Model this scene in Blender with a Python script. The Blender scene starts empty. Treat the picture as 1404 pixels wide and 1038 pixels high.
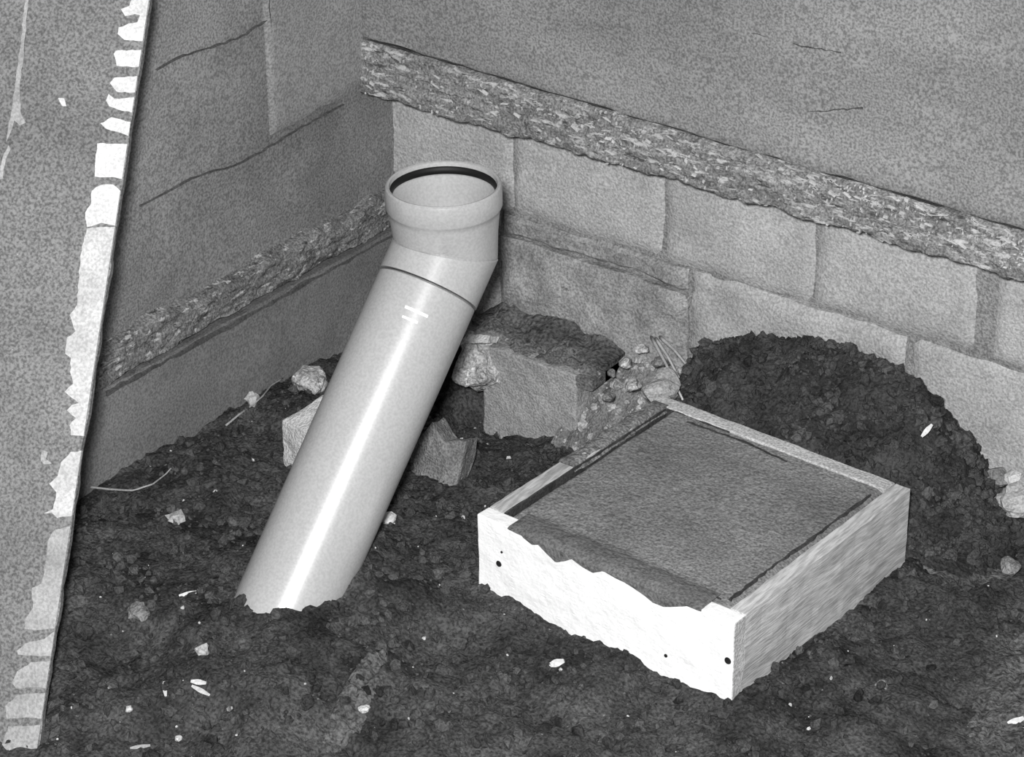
import bpy, bmesh, math, random
import numpy as np
from mathutils import Vector, Matrix

random.seed(7)
rng = np.random.RandomState(7)
scene = bpy.context.scene
C = scene.collection

# ------------------------------------------------------------------ camera
CAM_POS = np.array([2.7228, -3.3838, 2.2294])
YAW, PITCH, ROLL, FPX = -0.6220, 0.5042, -0.0057, 3756.2
_F = np.array([math.sin(YAW) * math.cos(PITCH), math.cos(YAW) * math.cos(PITCH), -math.sin(PITCH)])
_R0 = np.array([math.cos(YAW), -math.sin(YAW), 0.0])
_U0 = np.cross(_R0, _F)
_R = _R0 * math.cos(ROLL) + _U0 * math.sin(ROLL)
_U = -_R0 * math.sin(ROLL) + _U0 * math.cos(ROLL)
cam = bpy.data.cameras.new('camera')
cam.sensor_width = 36.0
cam.lens = FPX / 1404.0 * 36.0
cam.clip_start = 0.05
cam_ob = bpy.data.objects.new('camera', cam)
C.objects.link(cam_ob)
M = Matrix.Identity(4)
for i in range(3):
    M[i][0], M[i][1], M[i][2], M[i][3] = _R[i], _U[i], -_F[i], CAM_POS[i]
cam_ob.matrix_world = M
scene.camera = cam_ob

# ------------------------------------------------------------------ light
scene.view_settings.view_transform = 'Standard'
scene.view_settings.look = 'None'
scene.view_settings.exposure = 0.0
scene.view_settings.gamma = 1.0
scene.view_settings.use_curve_mapping = False
world = bpy.data.worlds.new('overcast_sky')
scene.world = world
world.use_nodes = True
bg = world.node_tree.nodes['Background']
bg.inputs['Color'].default_value = (1, 1, 1, 1)
bg.inputs['Strength'].default_value = 0.125

flash_data = bpy.data.lights.new('camera_flash', 'AREA')
flash_data.shape = 'DISK'
flash_data.size = 0.16
flash_data.energy = 236
flash = bpy.data.objects.new('camera_flash', flash_data)
C.objects.link(flash)
FLASH_POS = CAM_POS - 0.09 * _R + 0.11 * _U
flash.location = FLASH_POS
flash.rotation_euler = (Vector((0.6, -0.5, 0.1)) - Vector(FLASH_POS)).to_track_quat('-Z', 'Y').to_euler()


# ------------------------------------------------------------------ helpers
def ray(px, py):
    return _F + _R * (px - 702) / FPX - _U * (py - 519) / FPX


def at(px, py, axis, val):
    """world point seen along a sight line, on the plane axis = val"""
    d = ray(px, py)
    t = (val - CAM_POS[axis]) / d[axis]
    return CAM_POS + d * t


def at_plane(px, py, p0, n):
    d = ray(px, py)
    t = np.dot(np.asarray(p0) - CAM_POS, n) / np.dot(d, n)
    return CAM_POS + d * t


def _hash(ix, iy, iz, seed):
    h = (ix.astype(np.int64) * 374761393 + iy.astype(np.int64) * 668265263 + iz.astype(np.int64) * 2147483647 + seed * 974634777) & 0xffffffff
    h = ((h ^ (h >> 13)) * 1274126177) & 0xffffffff
    h = ((h ^ (h >> 16)) * 2246822519) & 0xffffffff
    h = h ^ (h >> 13)
    return (h & 0xffff) / 65535.0 * 2 - 1


def vnoise(P, scale, seed=0):
    Q = np.asarray(P, float) * scale
    I = np.floor(Q)
    f = Q - I
    f = f * f * (3 - 2 * f)
    r = 0
    for a in (0, 1):
        for b in (0, 1):
            for c in (0, 1):
                w = (f[..., 0] if a else 1 - f[..., 0]) * (f[..., 1] if b else 1 - f[..., 1]) * (f[..., 2] if c else 1 - f[..., 2])
                r = r + w * _hash(I[..., 0] + a, I[..., 1] + b, I[..., 2] + c, seed)
    return r


def fbm(P, scale, octaves=4, seed=0, gain=0.5):
    r, a = 0, 1.0
    for o in range(octaves):
        r = r + a * vnoise(P, scale * 2.03 ** o, seed + o * 17)
        a *= gain
    return r


def mesh_obj(name, verts, faces, mat, parent=None, smooth=False, sharp=None):
    me = bpy.data.meshes.new(name)
    me.from_pydata([tuple(map(float, v)) for v in verts], [], [tuple(map(int, f)) for f in faces])
    bm = bmesh.new()
    bm.from_mesh(me)
    bmesh.ops.recalc_face_normals(bm, faces=bm.faces)
    bm.to_mesh(me)
    bm.free()
    if smooth:
        me.polygons.foreach_set('use_smooth', [True] * len(me.polygons))
        if sharp:
            me.set_sharp_from_angle(angle=math.radians(sharp))
    me.materials.append(mat)
    me.update()
    ob = bpy.data.objects.new(name, me)
    C.objects.link(ob)
    if parent:
        ob.parent = parent
    return ob


def skirted_grid(name, P, back, mat, parent=None, smooth=True):
    """front surface P[nx,ny,3] closed by a skirt to a back face moved by the vector back"""
    nx, ny = P.shape[:2]
    V = list(P.reshape(-1, 3))
    idx = np.arange(nx * ny).reshape(nx, ny)
    Fc = []
    for i in range(nx - 1):
        for j in range(ny - 1):
            Fc.append((idx[i, j], idx[i + 1, j], idx[i + 1, j + 1], idx[i, j + 1]))
    loop = [idx[i, 0] for i in range(nx)] + [idx[nx - 1, j] for j in range(1, ny)] + \
           [idx[i, ny - 1] for i in range(nx - 2, -1, -1)] + [idx[0, j] for j in range(ny - 2, 0, -1)]
    base = len(V)
    for k in loop:
        V.append(V[k] + back)
    n = len(loop)
    for k in range(n):
        Fc.append((loop[k], loop[(k + 1) % n], base + (k + 1) % n, base + k))
    Fc.append(tuple(base + k for k in range(n - 1, -1, -1)))
    return mesh_obj(name, V, Fc, mat, parent, smooth, 40)


def rough_hull(name, corners, mat, parent=None, cuts=5, amp=0.004, scale=30, seed=0, bevel=0.004, smooth=False):
    """convex solid on the given corner points, edges bevelled, surface broken by noise"""
    bm = bmesh.new()
    for c in corners:
        bm.verts.new(tuple(map(float, c)))
    r = bmesh.ops.convex_hull(bm, input=bm.verts)
    junk = list({v for k in ('geom_interior', 'geom_unused') for v in r[k] if isinstance(v, bmesh.types.BMVert)})
    if junk:
        bmesh.ops.delete(bm, geom=junk, context='VERTS')
    bmesh.ops.dissolve_limit(bm, angle_limit=0.02, verts=bm.verts, edges=bm.edges)
    if bevel:
        bmesh.ops.bevel(bm, geom=list(bm.edges), offset=bevel, segments=2, affect='EDGES', profile=0.6)
    bmesh.ops.triangulate(bm, faces=bm.faces)
    for k in range(cuts):
        L = [e for e in bm.edges if e.calc_length() > 0.014]
        if not L:
            break
        bmesh.ops.subdivide_edges(bm, edges=L, cuts=1)
        bmesh.ops.triangulate(bm, faces=bm.faces)
    bm.normal_update()
    co = np.array([v.co[:] for v in bm.verts])
    no = np.array([v.normal[:] for v in bm.verts])
    d = fbm(co, scale, 4, seed) * amp
    for v, c, n, k in zip(bm.verts, co, no, d):
        v.co = c + n * k
    me = bpy.data.meshes.new(name)
    bm.to_mesh(me)
    bm.free()
    if smooth:
        me.polygons.foreach_set('use_smooth', [True] * len(me.polygons))
        me.set_sharp_from_angle(angle=math.radians(35))
    me.materials.append(mat)
    ob = bpy.data.objects.new(name, me)
    C.objects.link(ob)
    if parent:
        ob.parent = parent
    return ob


def tag(o, label=None, cat=None, group=None, kind=None):
    if label:
        o['label'] = label
    if cat:
        o['category'] = cat
    if group:
        o['group'] = group
    if kind:
        o['kind'] = kind
    return o


def empty(name, loc, label, cat, group=None):
    o = bpy.data.objects.new(name, None)
    o.location = tuple(map(float, loc))
    o.empty_display_size = 0.05
    C.objects.link(o)
    return tag(o, label, cat, group)


def adopt(child, root):
    """keep world-space vertices while parenting to an unrotated empty"""
    for v in child.data.vertices:
        v.co -= root.location
    child.parent = root
    return child


# ------------------------------------------------------------------ materials (all greys: a black and white photograph)
def lin(s):
    s /= 255.0
    return s / 12.92 if s <= 0.04045 else ((s + 0.055) / 1.055) ** 2.4


def material(name, dark, light, scale=6, detail=8, rough=0.85, grain=0.12, grain_scale=260, bump=0.15, bump_scale=260,
             spec=0.25, stretch=None, flecks=None, grooves=False):
    """dark..light: grey reflectances (0..1); stretch: coordinate scaling for streaks; flecks: (scale, threshold, value)"""
    m = bpy.data.materials.new(name)
    m.use_nodes = True
    nt = m.node_tree
    N, Lk = nt.nodes, nt.links
    b = N['Principled BSDF']
    b.inputs['Roughness'].default_value = rough
    b.inputs['Specular IOR Level'].default_value = spec
    tc = N.new('ShaderNodeTexCoord')
    src = tc.outputs['Object']
    if stretch:
        mp = N.new('ShaderNodeMapping')
        mp.inputs['Scale'].default_value = stretch
        Lk.new(src, mp.inputs['Vector'])
        src = mp.outputs['Vector']
    n1 = N.new('ShaderNodeTexNoise')
    n1.inputs['Scale'].default_value = scale
    n1.inputs['Detail'].default_value = detail
    n1.inputs['Roughness'].default_value = 0.6
    Lk.new(src, n1.inputs['Vector'])
    rp = N.new('ShaderNodeValToRGB')
    rp.color_ramp.elements[0].position = 0.32
    rp.color_ramp.elements[1].position = 0.68
    rp.color_ramp.elements[0].color = (dark, dark, dark, 1)
    rp.color_ramp.elements[1].color = (light, light, light, 1)
    Lk.new(n1.outputs['Fac'], rp.inputs['Fac'])
    col = rp.outputs['Color']

    def mix(blend, a, bcol, fac):
        x = N.new('ShaderNodeMix')
        x.data_type = 'RGBA'
        x.blend_type = blend
        if hasattr(fac, 'is_linked'):
            Lk.new(fac, x.inputs[0])
        else:
            x.inputs[0].default_value = fac
        Lk.new(a, x.inputs[6])
        if hasattr(bcol, 'is_linked'):
            Lk.new(bcol, x.inputs[7])
        else:
            x.inputs[7].default_value = (bcol, bcol, bcol, 1)
        return x.outputs[2]

    def ramp(fac, p0, p1, c0, c1):
        r = N.new('ShaderNodeValToRGB')
        r.color_ramp.elements[0].position = p0
        r.color_ramp.elements[1].position = p1
        r.color_ramp.elements[0].color = (c0, c0, c0, 1)
        r.color_ramp.elements[1].color = (c1, c1, c1, 1)
        Lk.new(fac, r.inputs['Fac'])
        return r.outputs['Color']

    if grain:
        n2 = N.new('ShaderNodeTexNoise')
        n2.inputs['Scale'].default_value = grain_scale
        n2.inputs['Detail'].default_value = 3
        Lk.new(tc.outputs['Object'] if not grooves else src, n2.inputs['Vector'])
        g = ramp(n2.outputs['Fac'], 0.36, 0.62, 1 - grain * 2.4, 1.0)
        col = mix('MULTIPLY', col, g, 1.0)
    for fl in (flecks or []):
        n3 = N.new('ShaderNodeTexNoise')
        n3.inputs['Scale'].default_value = fl[0]
        n3.inputs['Detail'].default_value = 5
        n3.inputs['Roughness'].default_value = 0.65
        Lk.new(src, n3.inputs['Vector'])
        f = ramp(n3.outputs['Fac'], fl[1], fl[1] + 0.05, 0, 1)
        col = mix('MIX', col, fl[2], f)
    Lk.new(col, b.inputs['Base Color'])
    if bump:
        n4 = N.new('ShaderNodeTexNoise')
        n4.inputs['Scale'].default_value = bump_scale
        n4.inputs['Detail'].default_value = 6
        Lk.new(tc.outputs['Object'] if not grooves else src, n4.inputs['Vector'])
        bp = N.new('ShaderNodeBump')
        bp.inputs['Strength'].default_value = bump
        bp.inputs['Distance'].default_value = 0.01
        Lk.new(n4.outputs['Fac'], bp.inputs['Height'])
        Lk.new(bp.outputs['Normal'], b.inputs['Normal'])
    return m


MAT = dict(
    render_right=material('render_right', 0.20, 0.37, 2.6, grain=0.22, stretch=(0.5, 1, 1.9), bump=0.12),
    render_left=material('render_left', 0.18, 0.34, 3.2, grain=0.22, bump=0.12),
    render_patch=material('render_patch', 0.27, 0.36, 4, grain=0.20, bump=0.12),
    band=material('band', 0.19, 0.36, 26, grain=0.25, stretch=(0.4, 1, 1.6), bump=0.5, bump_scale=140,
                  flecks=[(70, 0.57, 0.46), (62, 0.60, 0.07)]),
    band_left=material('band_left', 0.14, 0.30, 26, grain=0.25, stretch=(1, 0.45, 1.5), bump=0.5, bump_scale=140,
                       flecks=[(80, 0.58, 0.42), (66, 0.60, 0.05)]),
    block=material('block', 0.40, 0.54, 9, grain=0.16, bump=0.4, bump_scale=150, flecks=[(60, 0.70, 0.2)]),
    block_dull=material('block_dull', 0.25, 0.46, 18, grain=0.2, bump=0.5, bump_scale=90, flecks=[(55, 0.68, 0.12)]),
    mortar=material('mortar', 0.26, 0.36, 20, grain=0.2, bump=0.5),
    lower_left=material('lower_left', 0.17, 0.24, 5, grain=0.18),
    soil=material('soil', 0.026, 0.125, 10, grain=0.26, grain_scale=220, bump=0.55, bump_scale=170, rough=0.95, spec=0.1,
                  flecks=[(120, 0.66, 0.20)]),
    soil_light=material('soil_light', 0.085, 0.19, 16, grain=0.26, grain_scale=180, bump=0.8, bump_scale=130, rough=0.95, spec=0.1),
    smear=material('smear', 0.16, 0.34, 40, grain=0.25, bump=0.5, bump_scale=140, flecks=[(70, 0.64, 0.5), (50, 0.60, 0.06)]),
    dark_film=material('dark_film', 0.035, 0.075, 30, grain=0.2, bump=0.2),
    clod=material('clod', 0.024, 0.130, 14, grain=0.2, bump=0.6, rough=0.95, spec=0.1),
    heap=material('heap', 0.022, 0.085, 12, grain=0.2, bump=0.9, bump_scale=110, rough=0.95, spec=0.1, flecks=[(120, 0.72, 0.16)]),
    plastic=material('plastic', 0.41, 0.45, 3, grain=0.06, bump=0.0, rough=0.29, spec=0.85),
    rubber=material('rubber', 0.004, 0.008, 8, grain=0, bump=0, rough=0.6, spec=0.3),
    dash_white=material('dash_white', 0.85, 0.9, 8, grain=0, bump=0, rough=0.4),
    concrete=material('concrete', 0.19, 0.31, 7, grain=0.22, bump=0.4, bump_scale=140),
    concrete_wet=material('concrete_wet', 0.14, 0.21, 12, grain=0.2, bump=0.5, bump_scale=90),
    board_white=material('board_white', 0.88, 0.95, 10, grain=0.03, bump=0.12, bump_scale=120, stretch=(0.5, 1, 1.5), flecks=[(120, 0.70, 0.5)]),
    board_grey=material('board_grey', 0.42, 0.66, 26, grooves=True, grain=0.16, bump=0.2, stretch=(1, 0.12, 1.5)),
    board_end=material('board_end', 0.46, 0.66, 30, grain=0.15, bump=0.3),
    board_x=material('board_x', 0.46, 0.62, 22, grain=0.18, bump=0.3, stretch=(0.12, 1, 1.5)),
    dark_hole=material('dark_hole', 0.008, 0.02, 30, grain=0, bump=0, rough=0.7),
    plank=material('plank', 0.19, 0.29, 5, grain=0.24, bump=0.15, flecks=[(95, 0.70, 0.5)]),
    flake_pale=material('flake_pale', 0.36, 0.75, 9, grain=0.1, bump=0),
    crack=material('crack', 0.07, 0.13, 30, grain=0.2, bump=0),  # hairline cracks, and the painted shade under the left band
    paint=material('paint', 0.62, 0.80, 22, grain=0.10, bump=0.3, flecks=[(40, 0.68, 0.42)]),
    paint_mid=material('paint_mid', 0.48, 0.68, 18, grain=0.12, bump=0.2, flecks=[(40, 0.66, 0.36)]),
    paint_dull=material('paint_dull', 0.30, 0.50, 16, grain=0.12, bump=0.3, flecks=[(40, 0.62, 0.25)]),
    stone_pale=material('stone_pale', 0.55, 0.72, 14, grain=0.12, bump=0.5),
    stone_grey=material('stone_grey', 0.18, 0.32, 20, grain=0.2, bump=0.6),
    bed=material('bed', 0.09, 0.26, 16, grain=0.25, bump=0.6, bump_scale=120, flecks=[(70, 0.64, 0.4), (50, 0.60, 0.04)]),
    footing=material('footing', 0.33, 0.46, 10, grain=0.17, bump=0.4),
    rubble=material('rubble', 0.34, 0.66, 40, grain=0.22, bump=0.9, bump_scale=80, flecks=[(60, 0.62, 0.8), (70, 0.66, 0.06)]),
    wood_chip=material('wood_chip', 0.55, 0.75, 20, grain=0.1, bump=0.2),
    straw_pale=material('straw_pale', 0.5, 0.7, 20, grain=0.1, bump=0.1),
    straw=material('straw', 0.28, 0.42, 20, grain=0.1, bump=0.2),
)

# ------------------------------------------------------------------ soil height
box_o = at(655, 705, 2, 0.15)                                    # the three corners of the formwork's rim
BYAW = -0.062
bu = np.array([math.cos(BYAW), math.sin(BYAW), 0.0])
bv = np.array([-math.sin(BYAW), math.cos(BYAW), 0.0])
BA, BB, BH, BZ = 0.450, 0.450, 0.130, 0.150


def zpt(px, py, z):
    return at(px, py, 2, z)


ctrl = [zpt(*a) for a in [
    (40, 1060, 0.0), (250, 1040, 0.0), (500, 1040, 0.005), (800, 1045, 0.0), (1100, 1040, 0.0), (1404, 1050, 0.0),
    (660, 806, 0.022), (830, 890, 0.026), (1004, 962, 0.020), (1120, 870, 0.020), (1240, 780, 0.024),
    (1404, 900, 0.0), (1404, 760, 0.0), (600, 900, 0.004), (200, 900, 0.0), (330, 900, 0.02), (480, 850, 0.03),
    (390, 826, 0.075), (330, 822, 0.065), (325, 850, 0.055), (350, 870, 0.06), (352, 836, 0.10), (335, 830, 0.085), (300, 845, 0.03), (400, 860, 0.06), (445, 815, 0.080), (505, 748, 0.075), (480, 775, 0.09), (530, 790, 0.03), (200, 760, 0.005), (330, 700, -0.005),
    (600, 750, 0.0), (580, 680, -0.03), (640, 700, -0.02), (700, 640, -0.05),
    (620, 600, -0.06), (500, 560, -0.05), (400, 560, -0.01), (300, 620, 0.0), (1330, 760, 0.0), (1300, 900, 0.0), (900, 1000, 0.005)]]
ctrl += [at(x, y, 0, 0.0) for x, y in ((110, 678), (170, 642), (255, 593), (340, 545), (420, 505))]
ctrl += [at(x, y, 1, -0.03) for x, y in ((665, 612), (720, 600), (785, 604))]
ctrl += [np.array(a) for a in ((-0.1, -2.2, 0), (2.6, -2.2, 0), (2.6, 0.1, -0.02), (1.0, 0.05, 0.0), (1.3, 0.08, -0.01), (0.05, 0.05, -0.02),
                               (0.9, -0.45, 0.02), (1.0, -0.6, 0.02), (1.7, 0.0, -0.02), (2.0, -1.2, 0))]
ctrl = np.array(ctrl)


def ground(x, y):
    x = np.asarray(x, float)
    y = np.asarray(y, float)
    num = np.zeros_like(x)
    den = np.zeros_like(x)
    for c in ctrl:
        w = 1.0 / ((x - c[0]) ** 2 + (y - c[1]) ** 2 + 0.0016) ** 1.6
        num += w * c[2]
        den += w
    return num / den


def ground_noise(x, y):
    P = np.stack([x, y, np.zeros_like(x)], -1)
    return 0.010 * fbm(P, 9, 3, 3) + 0.007 * np.abs(fbm(P, 34, 3, 11)) + 0.0035 * fbm(P, 110, 2, 23)


def gz(x, y):
    return float(ground(np.array([x]), np.array([y]))[0] + ground_noise(np.array([x]), np.array([y]))[0])


gx, gy = np.arange(-0.10, 2.30, 0.0072), np.arange(-2.0, 0.14, 0.0072)
GX, GY = np.meshgrid(gx, gy, indexing='ij')
GZ = ground(GX, GY) + ground_noise(GX, GY)
nx, ny = GX.shape
idx = np.arange(nx * ny).reshape(nx, ny)
faces = np.stack([idx[:-1, :-1], idx[1:, :-1], idx[1:, 1:], idx[:-1, 1:]], -1).reshape(-1, 4)
floor = mesh_obj('floor', np.stack([GX, GY, GZ], -1).reshape(-1, 3), faces, MAT['soil'], smooth=True)
tag(floor, 'dark loose soil covering the whole ground between the walls', 'soil', kind='structure')

# ------------------------------------------------------------------ right-hand wall
XR = 2.5


def line_z(p0, p1, plane):
    a, b = at(p0[0], p0[1], 1, plane), at(p1[0], p1[1], 1, plane)
    k = (b[2] - a[2]) / (b[0] - a[0])
    return lambda x: a[2] + k * (x - a[0])


RT = line_z((497, 57), (1404, 322), -0.008)
RB = line_z((520, 137), (1404, 388), -0.008)
RC = line_z((925, 362), (1403, 507), 0.08)

xs = np.arange(-0.30, XR, 0.016)
ts = np.concatenate([[0, 0.004], np.linspace(0.016, 1, 62)])
P = np.zeros((len(xs), len(ts), 3))
P[..., 0] = xs[:, None]
ztop = RT(xs)[:, None]
P[..., 2] = ztop + 0.0025 + ts[None, :] * (1.5 - ztop)
P[..., 1] = 0.006 * fbm(P, 3.0, 4, 31) + 0.0012 * fbm(P, 55, 2, 37)
P[:, 0, 1] += 0.003
P[:, 0, 2] += 0.002 * vnoise(P[:, 0], 25, 5)
wall_right = skirted_grid('wall_right', P, np.array([0, 0.30, 0]), MAT['render_right'])
tag(wall_right, 'tall grey rendered wall on the right, above the flaking band', 'wall', kind='structure')

xs = np.arange(-0.03, XR, 0.006)
ts = np.linspace(0, 1, 24)
P = np.zeros((len(xs), len(ts), 3))
P[..., 0] = xs[:, None]
zb, zt = RB(xs), RT(xs)
Q = np.stack([xs, 0 * xs, 0 * xs], -1)
zb = zb + 0.004 * fbm(Q, 30, 3, 41)
zt = zt + 0.0016 * fbm(Q, 30, 3, 43)
P[..., 2] = zb[:, None] + ts[None] * (zt - zb)[:, None]
S = P.copy()
S[..., 0] *= 0.5
edge = np.minimum(ts, 1 - ts)[None]
P[..., 1] = -0.010 + 0.0028 * fbm(S, 45, 4, 47) + 0.0030 * fbm(S, 170, 2, 53) + 0.009 * np.clip(1 - edge / 0.10, 0, 1) ** 2 + 0.004 * ts[None] ** 2
P[:, -1, 1] = 0.003
P[:, 0, 1] = 0.004
BANDP = P.copy()
skirted_grid('flaking_band', P, np.array([0, 0.10, -0.035]), MAT['band'], wall_right)

# thin pale flakes still clinging to the band, thickest along its upper edge
fr = np.random.RandomState(91)
V, Fc = [], []
while len(V) < 1300 * 8:
    i, t_ = fr.randint(2, BANDP.shape[0] - 2), fr.rand() ** 0.8
    keep = 0.25 + 0.75 * np.clip(vnoise(np.array([[i * 0.006, t_ * 0.3, 0]]), 9, 55)[0] + 0.9 * (t_ - 0.45), 0, 1)
    if fr.rand() > keep * (0.6 if i * 0.006 < 0.9 else 1.0):
        continue
    c = BANDP[i, int(t_ * 22) + 1]
    lx, lz = 0.001 + 0.010 * fr.rand() ** 4, 0.0006 + 0.0030 * fr.rand() ** 3
    sl = fr.uniform(-0.5, 0.2) + 0.05
    jx, jz = fr.uniform(-0.003, 0.003), fr.uniform(-0.002, 0.002)
    b0 = len(V)
    for yy_ in (-0.0022, 0.003):
        for sx, sz in ((-1, -0.6), (0.7, -1), (1, 0.5), (-0.6, 1)):
            V.append((c[0] + jx + sx * lx, c[1] + yy_, c[2] + jz + sz * lz + sx * lx * sl))
    Fc += [(b0 + 3, b0 + 2, b0 + 1, b0), (b0 + 4, b0 + 5, b0 + 6, b0 + 7)] + [(b0 + k, b0 + (k + 1) % 4, b0 + 4 + (k + 1) % 4, b0 + 4 + k) for k in range(4)]
tag(mesh_obj('band_flakes', V, Fc, MAT['flake_pale'], wall_right), kind='stuff')

core = [(-0.3, 0.087, -0.25), (XR, 0.087, -0.25), (XR, 0.30, -0.25), (-0.3, 0.30, -0.25), (-0.3, 0.087, 0.52), (XR, 0.087, 0.52), (XR, 0.30, 0.52), (-0.3, 0.30, 0.52)]
rough_hull('mortar_core', core, MAT['mortar'], wall_right, cuts=0, amp=0, bevel=0)


def wall_block(x0, x1, z0a, z0b, z1a, z1b, y=0.08, mat='block', seed=0, amp=0.003):
    """one block of the base course; its front face is a broken grid, its edges are rounded back into the joints"""
    n, m = max(8, int((x1 - x0) / 0.012)), max(6, int(abs(z1a - z0a) / 0.012))
    s, t = np.linspace(0, 1, n)[:, None], np.linspace(0, 1, m)[None]
    Pb = np.zeros((n, m, 3))
    Pb[..., 0] = x0 + (x1 - x0) * s + 0 * t
    lo, hi = z0a + (z0b - z0a) * s, z1a + (z1b - z1a) * s
    Pb[..., 2] = lo + (hi - lo) * t
    e = np.minimum(np.minimum(s, 1 - s) * abs(x1 - x0), np.minimum(t, 1 - t) * abs(z1a - z0a))
    Pb[..., 1] = y + amp * fbm(Pb, 12, 5, seed) + 0.007 * np.clip(1 - e / 0.007, 0, 1) ** 2
    Pb[..., 2] += 0.003 * fbm(Pb, 18, 2, seed + 5)
    Pb[..., 0] += 0.003 * fbm(Pb, 18, 2, seed + 9)
    return skirted_grid('block', Pb, np.array([0, 0.05, 0]), MAT[mat], wall_right)


def xw(px, py):
    return float(at(px, py, 1, 0.08)[0])


j1 = [-0.05, xw(702, 250), xw(908, 285), xw(1116, 370), xw(1336, 430), xw(1364, 430) + 0.62, 2.45]
gaps = [0.003, 0.005, 0.004, 0.004, 0.034, 0.006]
for k in range(len(j1) - 1):
    a = j1[k] + (gaps[k - 1] if k else 0.0)
    if k == 4:
        a = xw(1364, 430)
    b = j1[k + 1]
    wall_block(a, b, RC(a) + 0.0015, RC(b) + 0.0015, RB(a) + 0.07, RB(b) + 0.07, 0.08, 'block', 100 + k)
# second course; at its left end the blocks are broken and duller
s0, s1, s2, s3 = xw(690, 330), xw(948, 400), xw(1250, 480), xw(1250, 480) + 0.46
ZL = line_z((740, 340), (878, 383), 0.07)
wall_block(-0.05, s0 - 0.004, -0.02, -0.02, RC(0) - 0.0025, RC(s0) - 0.0025, 0.075, 'block_dull', 201, 0.006)
wall_block(s0, s1 - 0.006, ZL(s0) + 0.0015, ZL(s1) + 0.0015, RC(s0) - 0.0025, RC(s1) - 0.0025, 0.078, 'block_dull', 202, 0.006)
wall_block(s0, s1 - 0.006, -0.03, -0.03, ZL(s0) - 0.002, ZL(s1) - 0.004, 0.070, 'block_dull', 204, 0.009)
wall_block(s1, s2 - 0.008, -0.05, -0.05, RC(s1) - 0.0025, RC(s2) - 0.0025, 0.076, 'block', 205, 0.006)
wall_block(s2, s3, -0.06, -0.06, RC(s2) - 0.0025, RC(s3) - 0.0025, 0.082, 'block', 206)
wall_block(s3 + 0.01, 2.45, -0.06, -0.06, RC(s3) - 0.0025, RC(2.45) - 0.0025, 0.08, 'block', 207)

# ------------------------------------------------------------------ left-hand wall
def line_zy(p0, p1, plane):
    a, b = at(p0[0], p0[1], 0, plane), at(p1[0], p1[1], 0, plane)
    k = (b[2] - a[2]) / (b[1] - a[1])
    return lambda y: a[2] + k * (y - a[1])


LT = line_zy((530, 272), (130, 492), 0.012)
LB = line_zy((535, 318), (130, 543), 0.012)
YL = -2.3
ys = np.arange(YL, 0.09, 0.014)
ts = np.linspace(0, 1, 80)
P = np.zeros((len(ys), len(ts), 3))
P[..., 1] = ys[:, None]
z0 = LT(ys)[:, None]
P[..., 2] = z0 + ts[None] * (1.4 - z0)
P[..., 0] = -0.014 + 0.004 * fbm(P, 3.5, 4, 61) + 0.0012 * fbm(P, 60, 2, 67)
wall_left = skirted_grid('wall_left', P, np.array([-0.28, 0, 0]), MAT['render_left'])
tag(wall_left, 'darker grey rendered wall on the left, running back to the corner', 'wall', kind='structure')

ys = np.arange(YL, 0.08, 0.006)
ts = np.linspace(0, 1, 20)
P = np.zeros((len(ys), len(ts), 3))
P[..., 1] = ys[:, None]
Q = np.stack([ys, 0 * ys, 0 * ys], -1)
za, zb2 = LB(ys) + 0.002 + 0.004 * fbm(Q, 22, 3, 71), LT(ys) + 0.006 * fbm(Q, 14, 3, 73)
P[..., 2] = za[:, None] + ts[None] * (zb2 - za)[:, None]
S = P.copy()
S[..., 1] *= 0.5
P[..., 0] = 0.006 * np.clip((1 - ts) / 0.12, 0, 1)[None] + 0.003 * fbm(S, 40, 4, 79) + 0.003 * fbm(S, 160, 2, 83)
P[:, -1, 0] = -0.004
P[:, 0, 0] = 0.0
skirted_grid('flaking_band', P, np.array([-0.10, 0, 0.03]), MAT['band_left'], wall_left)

ys = np.arange(YL, 0.10, 0.014)
ts = np.linspace(0, 1, 26)
P = np.zeros((len(ys), len(ts), 3))
P[..., 1] = ys[:, None]
z1 = (LB(ys) - 0.003)[:, None]
P[..., 2] = -0.20 + ts[None] * (z1 + 0.20)
P[..., 0] = 0.006 + 0.003 * fbm(P, 6, 4, 89) + 0.003 * np.clip(vnoise(P, 14, 97), 0, 1) * (ts[None] > 0.9)
P[:, -1, 2] += 0.002 * fbm(P[:, -1], 40, 3, 99)
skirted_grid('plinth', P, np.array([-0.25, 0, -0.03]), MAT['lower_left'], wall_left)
rough_hull('mortar_core', [(x, y, z) for x in (-0.26, -0.035) for y in (YL, 0.1) for z in (0.02, 0.25)], MAT['mortar'], wall_left, cuts=0, amp=0, bevel=0)

# lighter patch of render beside the corner
pa = [at(376, -40, 0, 0.006), at(492, -40, 0, 0.006), at(496, 126, 0, 0.006), at(376, 196, 0, 0.006)]
y0, y1 = pa[0][1] * 0.5 + pa[3][1] * 0.5, -0.004
n, m = 40, 60
s, t = np.linspace(0, 1, n)[:, None], np.linspace(0, 1, m)[None]
P = np.zeros((n, m, 3))
P[..., 1] = y0 + (y1 - y0) * s + 0 * t
zlo = pa[3][2] + (pa[2][2] - pa[3][2]) * s
P[..., 2] = zlo + (1.38 - zlo) * t
e = np.minimum(np.minimum(s + 0 * t, 1) * abs(y1 - y0), t * 0.8 + 0 * s)
P[..., 0] = -0.008 + 0.002 * fbm(P, 5, 3, 91) - 0.004 * np.clip(1 - e / 0.012, 0, 1) ** 2
P[..., 2] += 0.006 * fbm(P, 16, 2, 95) * (1 - t)
tag(skirted_grid('render_patch', P, np.array([-0.012, 0, 0]), MAT['render_patch'], wall_left), 'lighter raised render patch by the corner')


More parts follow.
